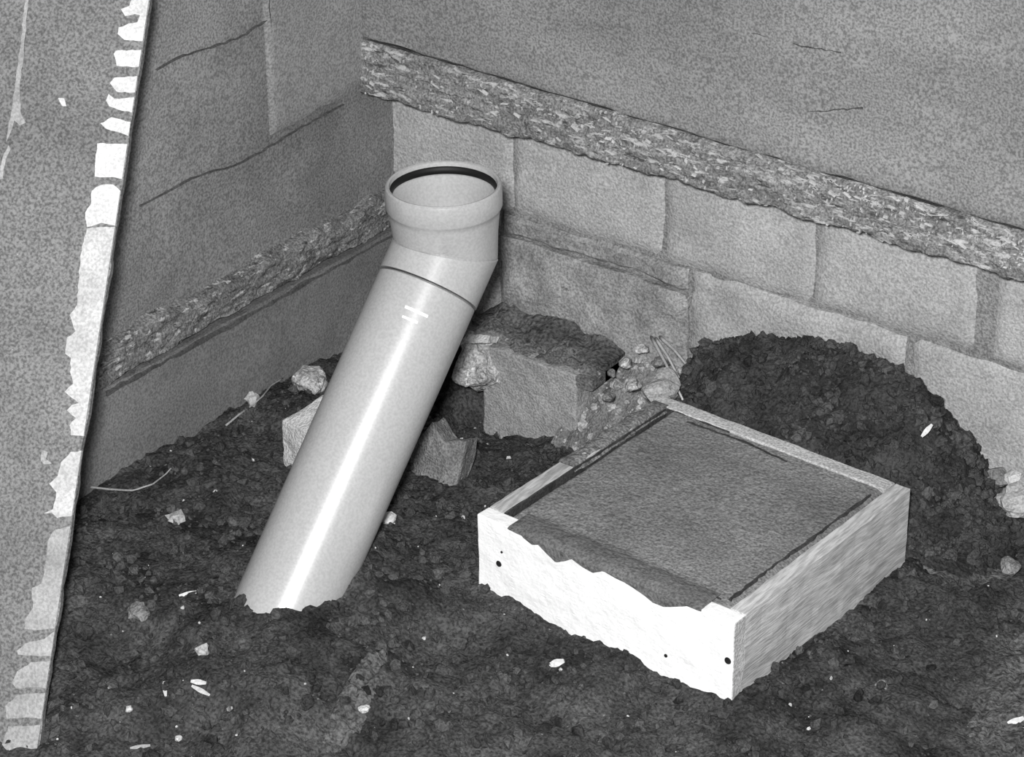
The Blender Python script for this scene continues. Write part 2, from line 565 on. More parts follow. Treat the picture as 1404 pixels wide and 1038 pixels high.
def crack(px, w, axis_, val, parent, out):
    """thin dark strip for hairline cracks, pad seams and the painted joint shade"""
    pts = [] if len(px[0]) == 2 else px
    for k in range(len(px) - 1 if len(px[0]) == 2 else 0):
        for f in np.linspace(0, 1, 7)[:-1]:
            pts.append(at(px[k][0] * (1 - f) + px[k + 1][0] * f + rng.uniform(-1.5, 1.5), px[k][1] * (1 - f) + px[k + 1][1] * f + rng.uniform(-1.5, 1.5), axis_, val))
    pts = np.array(pts)
    V, Fc = [], []
    for k, p in enumerate(pts):
        d_ = pts[min(k + 1, len(pts) - 1)] - pts[max(k - 1, 0)]
        n_ = np.zeros(3)
        n_[axis_] = 1
        sd = np.cross(d_, n_)
        sd = sd / np.linalg.norm(sd) * w * rng.uniform(0.3, 1.0)
        V += [p - sd, p + sd, p + sd * 0.6 + np.array(out), p - sd * 0.6 + np.array(out)]
    for k in range(len(pts) - 1):
        for q in range(4):
            Fc.append((4 * k + q, 4 * k + (q + 1) % 4, 4 * k + 4 + (q + 1) % 4, 4 * k + 4 + q))
    Fc += [(0, 1, 2, 3), tuple(4 * len(pts) - 4 + q for q in range(4))]
    return mesh_obj('crack', V, Fc, MAT['crack'], parent)


crack([(366, 26), (330, 50), (296, 62), (250, 76), (206, 98)], 0.0018, 0, -0.012, wall_left, (0.0035, 0, 0))
crack([(367, -30), (369, 30), (376, 90), (377, 150)], 0.0018, 0, -0.010, wall_left, (0.0035, 0, 0))
crack([(470, 142), (420, 170), (385, 192), (330, 222), (260, 246), (178, 290)], 0.0015, 0, -0.012, wall_left, (0.0035, 0, 0))
js = crack([(534, 318), (470, 353), (400, 391), (330, 431), (260, 469), (190, 507), (128, 542)], 0.0075, 0, -0.004, wall_left, (0.013, 0, -0.002))  # shade in the gap under the band, put in as a dark-coloured strip
js.name = 'joint_shade'
crack([(1080, 148), (1110, 152), (1150, 150), (1190, 147)], 0.0018, 1, 0.002, wall_right, (0, -0.0045, 0))
crack([(1000, 34), (1060, 52), (1120, 66), (1160, 70)], 0.0014, 1, 0.002, wall_right, (0, -0.0045, 0))

# ------------------------------------------------------------------ footing block against the right wall
blk = empty('concrete_footing', (0.40, 0.0, -0.05), 'grey concrete footing block against the wall base, half dug out behind the pipe', 'concrete block')
fy = -0.035
c_tl, c_tr = at(662, 506, 1, fy), at(790, 514, 1, fy)
ztop = float(c_tr[2])
x0, x1 = float(c_tl[0]), float(c_tr[0])
ob = rough_hull('block_body', [(x, y, z) for x in (x0, x1) for y in (fy, 0.085) for z in (-0.24, ztop - 0.002)] , MAT['footing'], None, cuts=6, amp=0.0022, scale=40, seed=5, bevel=0.003)
adopt(ob, blk)
# crumbling mortar bed lying over its top
n, m = 60, 34
s, t = np.linspace(0, 1, n)[:, None], np.linspace(0, 1, m)[None]
P = np.zeros((n, m, 3))
P[..., 0] = x0 - 0.07 + (x1 - x0 + 0.10) * s + 0 * t
P[..., 1] = fy + 0.006 + (0.09 - fy) * t + 0 * s
P[..., 1] += 0.012 * fbm(P, 22, 3, 301) * (1 - t)
ee = np.clip(np.minimum(np.minimum(s, 1 - s) * 6, 1), 0, 1) * np.clip(t * 6, 0, 1)
P[..., 2] = ztop - 0.004 + ee * (0.010 + 0.012 * t + 0.008 * fbm(P, 28, 4, 303) + 0.004 * fbm(P, 90, 2, 304))
adopt(skirted_grid('mortar_bed', P, np.array([0, 0, -0.02]), MAT['bed']), blk)

n, m = 60, 16
s, t = np.linspace(0, 1, n)[:, None], np.linspace(0, 1, m)[None]
P = np.zeros((n, m, 3))
P[..., 0] = x0 - 0.06 + (x1 - x0 + 0.09) * s + 0 * t
P[..., 1] = 0.012 + 0.064 * t + 0.006 * np.sin(9 * s)
P[..., 1] += 0.008 * fbm(P, 30, 3, 311) * (1 - t)
P[..., 2] = ztop + 0.006 + (0.026 * t + 0.007 * fbm(P, 40, 4, 313)) * np.clip(np.minimum(s, 1 - s) * 8, 0, 1)
adopt(skirted_grid('soil_cover', P, np.array([0, 0, -0.03]), MAT['soil_light']), blk)

# ------------------------------------------------------------------ soil heap behind the pad
cr = [(925, 548, -0.02), (945, 505, 0.0), (962, 474, 0.0), (1000, 464, 0.0), (1050, 456, 0.0), (1100, 463, 0.0), (1150, 476, 0.0), (1195, 497, 0.0), (1235, 515, -0.005), (1270, 548, -0.02),
      (1305, 590, -0.03), (1335, 645, -0.05), (1365, 695, -0.08), (1398, 730, -0.10), (1440, 765, -0.12)]
crest = np.array([at(a, b, 1, y) for a, b, y in cr])
hx = np.arange(crest[0, 0], crest[-1, 0], 0.0065)
cz = np.interp(hx, crest[:, 0], crest[:, 2])
cy = np.interp(hx, crest[:, 0], crest[:, 1])
sv = np.linspace(-1, 1, 90)
P = np.zeros((len(hx), len(sv), 3))
P[..., 0] = hx[:, None]
front, back = -0.235, 0.078
for j, v in enumerate(sv):
    if v < 0:
        yy = cy + (front - cy) * (-v)
        P[:, j, 1] = yy
        P[:, j, 2] = cz + (np.minimum(0.045, cz - 0.0) - cz) * ((-v) ** 1.15)
    else:
        P[:, j, 1] = cy + (back - cy) * v
        P[:, j, 2] = cz - (0.01 + (back - cy) * 0.75) * v ** 1.2
P[..., 2] += ground_noise(P[..., 0] * 1.0, P[..., 1] + 3.0) * 1.2 - 0.014
P[..., 2] += 0.010 * fbm(P, 14, 3, 333)
endfade = np.clip(np.minimum((hx - hx[0]) / 0.03, (hx[-1] - hx) / 0.08), 0, 1)[:, None]
P[..., 2] = P[..., 2] * endfade + (1 - endfade) * (P[..., 2] - 0.05)
heap = skirted_grid('soil_heap', P, np.array([0, 0, -0.16]), MAT['heap'])
tag(heap, 'dark heap of loose soil piled between the concrete pad and the block wall', 'soil heap', kind='stuff')
HP = P

# ------------------------------------------------------------------ formwork with concrete pad
fo = box_o.copy()
form = empty('formwork_frame', fo + bu * 0.225 + bv * 0.225 + np.array([0, 0, -BH]), 'square frame of four boards holding the concrete pad on the soil', 'formwork')
TH = 0.026


def bpt(a, b, z):
    return fo + bu * a + bv * b + np.array([0, 0, z])


def board(name, a0, a1, b0, b1, mat, seed, z0=-BH - 0.015, z1=0.0):
    o = rough_hull(name, [bpt(a, b, z) for a in (a0, a1) for b in (b0, b1) for z in (z0, z1)], MAT[mat], None, cuts=6, amp=0.0012, scale=30, seed=seed, bevel=0.0016)
    return adopt(o, form)


fb = board('board', 0.0, BA, 0.0, TH, 'board_white', 1)
tag(fb, 'whitewashed front board')
eg = rough_hull('end_grain', [bpt(a, b, z) for a in (BA - 0.001, BA + 0.0015) for b in (0.001, TH - 0.0005) for z in (-BH - 0.014, -0.001)], MAT['board_end'], None, cuts=3, amp=0.0004, bevel=0.0004)
adopt(eg, form)
wm = Vector(eg.location)
eg.parent = fb
board('board', 0.0, TH, TH + 0.001, BB - TH - 0.001, 'board_grey', 2)
board('board', BA - TH, BA, TH + 0.001, BB, 'board_grey', 3)
board('board', 0.0, BA - TH - 0.001, BB - TH, BB, 'board_x', 4)


def disc(name, c, n, r, depth, mat, parent, sides=12):
    n = Vector(n).normalized()
    a = n.orthogonal().normalized()
    b = n.cross(a)
    V, Fc = [], []
    for k, (rr, dd) in enumerate(((r, 0), (r * 0.9, depth), (r * 0.3, depth * 1.1))):
        for i in range(sides):
            w = 2 * math.pi * i / sides
            V.append(Vector(c) + a * (rr * math.cos(w)) + b * (rr * math.sin(w)) + n * dd)
    for k in range(2):
        for i in range(sides):
            Fc.append((k * sides + i, k * sides + (i + 1) % sides, (k + 1) * sides + (i + 1) % sides, (k + 1) * sides + i))
    Fc.append(tuple(range(2 * sides, 3 * sides)))
    Fc.append(tuple(range(sides - 1, -1, -1)))
    return mesh_obj(name, V, Fc, mat, None, True, 40)


nf = -bv
for px, py, r in ((684, 773, 0.0050), (998, 906, 0.0055), (913, 899, 0.0028), (688, 757, 0.002)):
    c = at_plane(px, py, bpt(0, -0.0008, 0), nf)
    d = adopt(disc('nail_head', c, nf, r, 0.0012, MAT['dark_hole'], None), form)
    d.parent = fb
tag(form, None)

# concrete: its top sags a little towards the boards and has slopped over the front board
ia, ib = TH + 0.0015, BA - TH - 0.0015
n = 170
s, t = np.linspace(0, 1, n)[:, None], np.linspace(0, 1, n)[None]
A, B = ia + (ib - ia) * s + 0 * t, ia + (BB - TH - 0.0015 - ia) * t + 0 * s
P = fo + A[..., None] * bu + B[..., None] * bv
lefte = np.minimum(A - ia, 1)
e = np.minimum(A - ia, ib - A)
h = -0.002 - 0.020 * np.clip(1 - e / 0.016, 0, 1) ** 1.3 * np.clip((A * -1 + 0.25) / 0.2 + 0.35, 0.3, 1) + 0.0016 * fbm(P, 10, 4, 401) + 0.0006 * fbm(P, 90, 2, 403)
frontfade = np.clip(1 - (B - ia) / 0.03, 0, 1) * np.clip((A - 0.06) / 0.03, 0, 1) * np.clip((0.37 - A) / 0.03, 0, 1)
h = h + 0.006 * frontfade
wob = 0.0025 * fbm(np.stack([A, B, 0 * A], -1), 12, 3, 405)


h = h - 0.014 * np.clip(1 - (A + wob - ia) / 0.012, 0, 1) ** 0.7
P = P + np.array([0, 0, 1.0]) * h[..., None]
pad = empty('concrete_pad', form.location, 'square grey cast concrete pad filling the board frame', 'concrete pad')
adopt(skirted_grid('slab', P, np.array([0, 0, -0.125]), MAT['concrete']), pad)
# slop over the front board
slop_px = [(697, 712), (708, 722), (720, 737), (731, 746), (740, 746), (752, 759), (764, 771), (777, 769), (786, 765), (800, 776), (815, 785), (829, 781), (845, 791), (858, 797), (872, 806), (886, 816), (897, 826), (912, 832), (930, 831), (948, 829), (962, 833)]
arr = []
for px, py in slop_px:
    q = at_plane(px, py, bpt(0, 0, 0), nf)
    arr.append((float(np.dot(q - fo, bu)), float(q[2] - BZ)))
arr = np.array(arr)
av = np.linspace(arr[0, 0], arr[-1, 0], 90)
dz = np.minimum(np.interp(av, arr[:, 0], arr[:, 1]), -0.002)
rows = []
for a, d in zip(av, dz):
    k = math.sin(math.pi * (a - av[0]) / (av[-1] - av[0])) ** 0.3
    th = 0.0015 + 0.004 * k
    pr = [(TH + 0.018, 0.001), (TH + 0.006, th), (TH * 0.5, th * 1.1), (0.004, th), (-0.002 - th * 0.4, 0.0), (-0.001 - th * 0.7, d * 0.5), (-0.001 - th * 0.6, d * 0.92), (0.001, d)]
    rows.append([bpt(a, b, z) for b, z in pr])
P = np.array(rows)
P += (0.0012 * fbm(P, 60, 3, 411))[..., None] * np.array([0, -0.6, 0.8])
ob = skirted_grid('slop', P, np.array([0.0, 0.004, -0.0008]), MAT['concrete_wet'])
adopt(ob, pad)
tag(ob, 'ragged concrete slopped over the front board')

# wet concrete clinging to the inside of the left board, and dark seams near the pad's edges
for a0, a1, b0, b1 in ((TH + 0.0002, TH + 0.0022, TH + 0.002, BB - TH - 0.002), (TH + 0.002, TH + 0.12, BB - TH - 0.0030, BB - TH - 0.0004)):
    o = rough_hull('concrete_film', [bpt(a, b, z) for a in (a0, a1) for b in (b0, b1) for z in (-0.045, -0.0012)], MAT['dark_film'], None, cuts=5, amp=0.0008, scale=60, seed=77, bevel=0.0006)
    adopt(o, pad)
def on_pad(line):
    out = []
    for (a0, b0), (a1, b1) in zip(line[:-1], line[1:]):
        for f in np.linspace(0, 1, 14)[:-1]:
            out.append(bpt(a0 + (a1 - a0) * f + rng.uniform(-0.001, 0.001), b0 + (b1 - b0) * f + rng.uniform(-0.001, 0.001), -0.0045))
    return out


be = BB - TH - 0.0015
for px in ([(ib - 0.011, be - 0.02), (ib - 0.012, 0.25), (ib - 0.014, 0.13), (ib - 0.012, ia + 0.012)],
           [(0.06, ia + 0.010), (0.16, ia + 0.014), (0.28, ia + 0.012), (ib - 0.012, ia + 0.012)],
           [(ia + 0.05, be - 0.014), (0.18, be - 0.010), (0.27, be - 0.020)]):
    px = on_pad(px)
    o = crack(px, 0.0036, 2, 0.0, None, (0, 0, 0.0035))
    o.name = 'dark_seam'
    o.data.materials[0] = MAT['dark_film']
    adopt(o, pad)
# dirt and concrete smeared over the far half of the left board
bvv = np.linspace(0.19, 0.43, 50)
rows = []
for b in bvv:
    k = max(0.0, math.sin(math.pi * (b - 0.19) / 0.24)) ** 0.4
    rows.append([bpt(a, b, z) for a, z in ((-0.004 * k, -0.016 * k), (-0.002 * k, 0.001), (0.004, 0.001 + 0.004 * k), (TH * 0.5, 0.001 + 0.004 * k), (TH * 0.8, 0.001 + 0.003 * k), (TH, 0.0005), (TH + 0.002, -0.006))])
P = np.array(rows)
P += (0.0030 * fbm(P, 60, 3, 421))[..., None] * np.array([-0.4, 0, 0.8])
ob = skirted_grid('dirt_smear', P, np.array([0.002, 0.0, -0.002]), MAT['smear'])
adopt(ob, pad)
tag(ob, 'dirt and concrete smeared over the left board')

# ------------------------------------------------------------------ drain pipe
RP = 0.0762
RS = 0.0858
base = at(402, 812, 2, 0.045)
# the bend sits where the pipe has risen at about 44 degrees
best = None
d = ray(611, 341)
for q in np.linspace(3.6, 5.0, 1400):
    T = CAM_POS + d * q
    v = T - base
    if v[2] <= 0:
        continue
    ang = math.degrees(math.atan2(math.hypot(v[0], v[1]), v[2]))
    if best is None or abs(ang - 43.0) < best[0]:
        best = (abs(ang - 43.0), T, ang)
bend = best[1]
axis = (bend - base) / np.linalg.norm(bend - base)
pipe = empty('drain_pipe', base, 'pale plastic drain pipe leaning out of the soil with an open socket on top', 'pipe')
up = np.array([-0.02, 0.0, 1.0])
up /= np.linalg.norm(up)


PERP = np.cross(axis, up)
PERP /= np.linalg.norm(PERP)
MITRE = (axis + up) / np.linalg.norm(axis + up)


def frame(ax):
    w = np.cross(PERP, ax)
    return PERP, w / np.linalg.norm(w)


def sweep(name, stations, mat, closed_caps=True, sides=72):
    """stations: (centre, axis, radius)"""
    V, Fc = [], []
    for st_ in stations:
        c, ax, r = st_[:3]
        s, w = frame(ax)
        for i in range(sides):
            g = 2 * math.pi * i / sides
            q = np.asarray(c) + s * (r * math.cos(g)) + w * (r * math.sin(g))
            if len(st_) > 3:                                     # slide along the axis on to the mitre plane
                q = q - ax * (np.dot(q - bend - MITRE * st_[3], MITRE) / np.dot(ax, MITRE))
            V.append(q)
    k = len(stations)
    for j in range(k - 1):
        for i in range(sides):
            Fc.append((j * sides + i, j * sides + (i + 1) % sides, (j + 1) * sides + (i + 1) % sides, (j + 1) * sides + i))
    if closed_caps:
        for i in range(sides):
            Fc.append(((k - 1) * sides + i, (k - 1) * sides + (i + 1) % sides, (i + 1) % sides, i))
    return mesh_obj(name, V, Fc, mat, None, True, 30)


seam = bend - axis * 0.066
bot = base - axis * 0.22
st = [(bot, axis, RP), (bot + axis * 0.1, axis, RP), (seam - axis * 0.0028, axis, RP), (seam - axis * 0.0012, axis, RP - 0.002), (seam - axis * 0.0012, axis, RP - 0.006), (bot, axis, RP - 0.006)]
adopt(sweep('pipe_shaft', st, MAT['plastic']), pipe)
# bend and socket: short collar on the old axis, a turn, then the vertical socket with its bead for the seal
outer = [(seam + axis * 0.0015, axis, RP - 0.004), (seam + axis * 0.0015, axis, RP + 0.0012), (seam + axis * 0.012, axis, RP + 0.0012),
         (bend, axis, RP + 0.0012, -0.0015), (bend, axis, RP - 0.0006, 0.0), (bend, up, RP + 0.0002, 0.0015), (bend, up, RP + 0.0004, 0.004)]
for hgt, r in ((0.030, RP + 0.0022), (0.060, RP + 0.0052), (0.066, RP + 0.0062), (0.069, RS - 0.0012), (0.072, RS), (0.099, RS), (0.103, RS - 0.0012), (0.105, RS - 0.0035), (0.104, RS - 0.0065),
               (0.098, RS - 0.0075), (0.096, RS - 0.0045), (0.086, RS - 0.0045), (0.084, RS - 0.009), (0.050, RP - 0.0045)):
    outer.append((bend + up * hgt, up, r))
outer += [(bend, up, RP - 0.006, 0.002), (bend, axis, RP - 0.006, -0.002), (seam + axis * 0.0015, axis, RP - 0.006)]
adopt(sweep('socket_bend', outer, MAT['plastic']), pipe)
ringc = []
for k in range(10):
    g = 2 * math.pi * k / 10
    ringc.append((bend + up * (0.0915 + 0.0058 * math.sin(g)), up, RS - 0.0078 + 0.0036 * math.cos(g)))
adopt(sweep('seal_ring', ringc, MAT['rubber']), pipe)
# two white dashes under the seam
sN, wN = frame(axis)
for px, py, ln, wd in ((571, 427, 0.036, 0.0042), (562, 438, 0.024, 0.0034)):
    # nearest point of the shaft along the sight line
    dd = ray(px, py)
    o = CAM_POS - base
    a2 = dd - axis * np.dot(dd, axis)
    o2 = o - axis * np.dot(o, axis)
    aa, bb, cc = np.dot(a2, a2), 2 * np.dot(a2, o2), np.dot(o2, o2) - RP ** 2
    tt = (-bb - math.sqrt(bb * bb - 4 * aa * cc)) / (2 * aa)
    hit = CAM_POS + dd * tt
    ax0 = base + axis * np.dot(hit - base, axis)
    rad = (hit - ax0) / np.linalg.norm(hit - ax0)
    tan = np.cross(axis, rad)
    V, Fc = [], []
    m = 7
    for layer in (0.0003, -0.002):
        for i in range(m):
            g = (i / (m - 1) - 0.5) * ln / RP
            for s_ in (-0.5, 0.5):
                V.append(ax0 + (rad * math.cos(g) + tan * math.sin(g)) * (RP + layer) + axis * (s_ * wd))
    for i in range(m - 1):
        Fc.append((2 * i, 2 * i + 1, 2 * i + 3, 2 * i + 2))
        k = 2 * m
        Fc.append((k + 2 * i, k + 2 * i + 2, k + 2 * i + 3, k + 2 * i + 1))
        Fc.append((2 * i, 2 * i + 2, k + 2 * i + 2, k + 2 * i))
        Fc.append((2 * i + 1, k + 2 * i + 1, k + 2 * i + 3, 2 * i + 3))
    Fc += [(0, 2 * m, 2 * m + 1, 1), (2 * m - 2, 2 * m - 1, 4 * m - 1, 4 * m - 2)]
    adopt(mesh_obj('white_dash', V, Fc, MAT['dash_white'], None, True, 40), pipe)

# ------------------------------------------------------------------ leaning plank with flaking paint
pb = at(50, 1038, 2, 0.0)
ptp = at(205, 0, 0, 0.225)
ev = (ptp - pb) / np.linalg.norm(ptp - pb)
wv = np.array([-0.90, -0.44, 0.0])
wv -= ev * np.dot(wv, ev)
wv /= np.linalg.norm(wv)
nv = np.cross(ev, wv)
if np.dot(nv, CAM_POS - pb) < 0:
    nv = -nv
WD = 0.215
LEN = float(np.linalg.norm(ptp - pb)) + 0.03
plank = empty('leaning_plank', pb, 'wide grey plank leaning on the left wall, white paint flaking along its edge', 'plank')


def plk(px, py):
    q = at_plane(px, py, pb, nv)
    return float(np.dot(q - pb, ev)), float(np.dot(q - pb, wv))


n, m = 110, 34
s, t = np.linspace(-0.05, LEN, n)[:, None], np.linspace(0, 1, m)[None]
edge_j = 0.0015 * fbm(np.stack([s[:, 0], 0 * s[:, 0], 0 * s[:, 0]], -1), 30, 3, 501)[:, None]
W = edge_j * (1 - t) + WD * t
P = pb + s[..., None] * ev + W[..., None] * wv
e = np.minimum(W, WD - W)
P = P + (0.002 * fbm(P, 9, 4, 503) - 0.0015 * np.clip(1 - e / 0.003, 0, 1) ** 2)[..., None] * nv
adopt(skirted_grid('board', P, -nv * 0.012, MAT['plank']), plank)


def flake(name, poly, mat, th=0.0022, seed=0):
    """paint flake outlined in points on the plank's own face"""
    bm = bmesh.new()
    pts = []
    k = len(poly)
    for i in range(k):
        a, b = np.array(poly[i]), np.array(poly[(i + 1) % k])
        L = np.linalg.norm(b - a)
        cnt = max(1, int(L / 6.0))
        for j in range(cnt):
            q = a + (b - a) * j / cnt
            if q[0] < poly_edge(q[1]) - 3:
                q = q + np.array([rng.uniform(-1.0, 1.0), rng.uniform(-0.8, 0.8)])
            pts.append(q)
    vs = []
    for q in pts:
        a, b = plk(q[0], q[1])
        p = pb + ev * a + wv * max(b, 0.0005)
        vs.append(bm.verts.new(tuple(p - nv * 0.004)))
    f = bm.faces.new(vs)
    r = bmesh.ops.extrude_face_region(bm, geom=[f])
    nvs = [g for g in r['geom'] if isinstance(g, bmesh.types.BMVert)]
    for v in nvs:
        v.co += Vector(nv * (th + 0.004))
    bmesh.ops.recalc_face_normals(bm, faces=bm.faces)
    me = bpy.data.meshes.new(name)
    bm.to_mesh(me)
    bm.free()
    me.materials.append(mat)
    o = bpy.data.objects.new(name, me)
    C.objects.link(o)
    adopt(o, plank)
    return o


def poly_edge(y):
    return 205 - (205 - 50) * y / 1038.0


def E_(y):
    return (poly_edge(y), y)


flakes = [
    ([E_(-14), E_(57), (190, 57), (172, 55), (162, 47), (164, 39), (176, 33), (188, 31), (192, 22), (186, 20), (172, 22), (167, 13), (178, 9), (186, -14)], 'paint'),
    ([E_(69), E_(92), (175, 92), (160, 90), (157, 75), (160, 70)], 'paint'),
    ([E_(105), E_(127), (178, 128), (160, 126), (152, 114), (158, 107)], 'paint'),
    ([E_(134), E_(155), (170, 152), (150, 147), (146, 138), (150, 130), (158, 136)], 'paint'),
    ([E_(168), E_(187), (168, 183), (146, 177), (138, 170), (154, 161)], 'paint'),
    ([E_(198), E_(246), (160, 244), (131, 243), (132, 220), (134, 197)], 'paint'),
    ([E_(262), E_(310), (140, 306), (120, 312), (117, 292), (126, 280), (126, 262), (140, 253), (156, 253)], 'paint'),
    ([E_(311), E_(420), E_(500), E_(540), E_(598), (98, 597), (96, 583), (104, 574), (92, 563), (100, 556), (108, 553), (98, 545), (89, 538), (102, 526), (97, 510), (98, 492), (90, 486), (92, 464), (104, 455), (97, 432), (106, 418), (109, 380), (112, 345), (120, 313)], 'paint_mid'),
    ([E_(618), E_(708), (80, 710), (72, 704), (60, 704), (74, 698), (78, 675), (68, 664), (80, 652), (84, 634), (98, 620)], 'paint_mid'),
    ([(66, 620), (58, 618), (56, 632), (62, 638), (72, 636), (64, 630)], 'paint_dull'),
    ([E_(722), E_(862), (52, 864), (34, 862), (36, 848), (46, 834), (44, 806), (58, 800), (62, 778), (66, 742), (76, 726)], 'paint_dull'),
    ([E_(866), E_(900), (50, 899), (26, 898), (24, 892), (36, 882), (60, 876)], 'paint_dull'),
    ([E_(906), E_(944), (48, 942), (24, 944), (16, 936), (24, 920), (44, 908)], 'paint_dull'),
    ([E_(950), E_(986), (30, 984), (10, 986), (8, 968), (26, 952)], 'paint_dull'),
    ([E_(994), E_(1046), (20, 1046), (4, 1020), (12, 996)], 'paint_dull'),
    ([(41, -14), (36, 40), (31, 90), (27, 130), (30, 158), (36, 168), (28, 172), (20, 166), (14, 186), (9, 196), (13, 168), (20, 130), (25, 90), (31, 40), (36, -14)], 'paint_dull'),
    ([(12, 200), (16, 204), (8, 218), (4, 246), (-1, 246), (3, 216)], 'paint_dull'),
    ([(80, 134), (88, 136), (92, 146), (86, 146)], 'paint'),
]
for k, (poly, mt) in enumerate(flakes):
    o = flake('paint_flake', poly, MAT[mt], 0.0016 if mt == 'paint_dull' else 0.0024, k)

# ------------------------------------------------------------------ stones and lumps
def stone(name, corners, mat, label, cat='stone', group=None, seed=0, amp=0.004, scale=40, bevel=0.003, cuts=5):
    o = rough_hull(name, [np.zeros(3)] * 0 + [np.asarray(c, float) for c in corners], MAT[mat], None, cuts=cuts, amp=amp, scale=scale, seed=seed, bevel=bevel)
    cen = np.mean([v.co[:] for v in o.data.vertices], axis=0)
    for v in o.data.vertices:
        v.co -= Vector(cen)
    o.location = tuple(cen)
    return tag(o, label, cat, group)


# pale chunk behind the pipe, on its left
g = 0.40
yy = -0.53
A0 = [at(388, 577, 1, yy), at(440, 545, 1, yy + 0.05), at(462, 560, 1, yy + 0.06), at(432, 598, 1, yy - 0.02), at(388, 640, 1, yy - 0.01), at(420, 650, 1, yy), at(470, 640, 1, yy + 0.04)]
A0 += [a + np.array([-0.02, 0.09, -0.03]) for a in A0[:3]] + [a + np.array([0.0, 0.08, -0.02]) for a in A0[4:]]
stone('concrete_chunk', A0, 'stone_pale', 'pale angular concrete chunk behind the pipe, on its left side', seed=3, amp=0.003)
# broken slab on the right of the pipe
yy = -0.38
A1 = [at(560, 620, 1, yy), at(592, 577, 1, yy), at(604, 600, 1, yy), at(616, 612, 1, yy), at(570, 690, 1, yy - 0.03), at(618, 655, 1, yy - 0.02)]
A2 = [at(604, 606, 1, yy), at(640, 603, 1, yy + 0.01), at(634, 640, 1, yy), at(626, 664, 1, yy - 0.02), at(600, 670, 1, yy - 0.03)]
sl = empty('broken_slab', (A1[2] + A1[4]) / 2, 'notched piece of broken grey slab lying right of the pipe', 'stone')
for k, pts in enumerate((A1, A2)):
    pts = pts + [p + np.array([-0.01, 0.045, -0.02]) for p in pts]
    o = rough_hull('slab_piece', pts, MAT['stone_grey'], None, cuts=5, amp=0.003, scale=45, seed=20 + k, bevel=0.003)
    adopt(o, sl)
# crumbling plaster lump beside the footing
yy = -0.06
A3 = [at(622, 520, 1, yy - 0.03), at(628, 470, 1, yy), at(640, 452, 1, yy + 0.03), at(672, 470, 1, yy + 0.04), at(668, 520, 1, yy - 0.02), at(640, 530, 1, yy - 0.03)]
A3 += [a + np.array([0.0, 0.07, -0.05]) for a in A3]
stone('mortar_lump', A3, 'rubble', 'crumbling pale mortar lump beside the footing, right of the pipe', 'lump', seed=9, amp=0.010, scale=45)
A3 = [at(633, 470, 1, yy - 0.02), at(642, 457, 1, yy), at(672, 460, 1, yy + 0.005), at(668, 470, 1, yy - 0.01)]
A3 += [a + np.array([0.0, 0.03, -0.015]) for a in A3]
stone('plaster_fragment', A3, 'stone_pale', 'small white plaster fragment on top of the crumbling mortar lump', 'fragment', seed=12, amp=0.003, bevel=0.001)

# lump and debris by the back corner of the frame
def lump(px, py, plane_axis, plane_val, r, mat, name, label, cat='stone', squash=0.75, seed=0, group=None, amp=0.25):
    c = at(px, py, plane_axis, plane_val)
    bm = bmesh.new()
    bmesh.ops.create_icosphere(bm, subdivisions=2 if r < 0.02 else 3, radius=r)
    co = np.array([v.co[:] for v in bm.verts])
    d = 1 + amp * 1.5 * fbm(co + seed * 3.1, 1.1 / r, 3, seed)
    for v, q, k in zip(bm.verts, co, d):
        v.co = Vector(q * k * np.array([1, 1, squash]))
    me = bpy.data.meshes.new(name)
    bm.to_mesh(me)
    bm.free()
    me.materials.append(MAT[mat])
    o = bpy.data.objects.new(name, me)
    o.location = tuple(c)
    C.objects.link(o)
    return tag(o, label, cat, group)


def on_soil(px, py):
    """where a sight line meets the soil"""
    z = 0.0
    for _ in range(12):
        p = at(px, py, 2, z)
        z = gz(p[0], p[1])
    return p


lump(908, 531, 1, -0.14, 0.034, 'footing', 'rounded_stone', 'rounded grey stone against the far left corner of the frame', seed=4)
lump(1392, 690, 1, -0.02, 0.032, 'block', 'pale_rubble_stone', 'largest pale rubble stone at the wall base on the far right', 'stone', seed=6, amp=0.3)
lump(1366, 655, 1, 0.04, 0.018, 'stone_grey', 'grey_rubble_stone', 'small grey rubble stone above the pale one, by the wall base', seed=7, amp=0.35)
lump(1392, 655, 1, 0.05, 0.016, 'stone_pale', 'white_rubble_stone', 'small whitish rubble stone touching the wall base at the right edge', seed=8, amp=0.35)
lump(1330, 646, 1, 0.0, 0.010, 'stone_pale', 'pale_pebble', 'pale pebble at the right foot of the soil heap', 'pebble', seed=18, amp=0.35)
lump(1385, 775, 1, -0.2, 0.014, 'stone_grey', 'grey_pebble', 'grey pebble on the soil at the right edge, right of the frame', 'pebble', seed=19, amp=0.35)
for px, py, r, mt, nm, lb, sd in (
        (240, 712, 0.014, 'block', 'pale_stone', 'pale stone lying on the soil left of the pipe', 31),
        (531, 711, 0.012, 'stone_pale', 'pale_lump', 'small pale lump touching the right side of the pipe', 32),
        (190, 838, 0.017, 'stone_grey', 'grey_clump', 'dull grey clump on the soil in the left foreground', 33),
        (1208, 940, 0.009, 'stone_grey', 'dull_pebble', 'small dull pebble on dark soil right of the frame', 34),
        (500, 972, 0.007, 'stone_pale', 'tiny_pale_pebble', 'tiny pale pebble in the foreground soil below the pipe', 35),
        (277, 892, 0.010, 'block', 'crumbled_plaster', 'crumbled plaster bit on the soil below the pipe base', 36),
        (177, 972, 0.005, 'stone_pale', 'white_grain', 'tiny white grain on the soil, lower left', 37),
        (244, 1013, 0.005, 'stone_pale', 'white_crumb', 'tiny white crumb in the soil by the bottom edge', 38)):
    p = on_soil(px, py)
    o = lump(px, py, 2, float(p[2]) + r * 0.25, r, mt, nm, lb, seed=sd, amp=0.35)


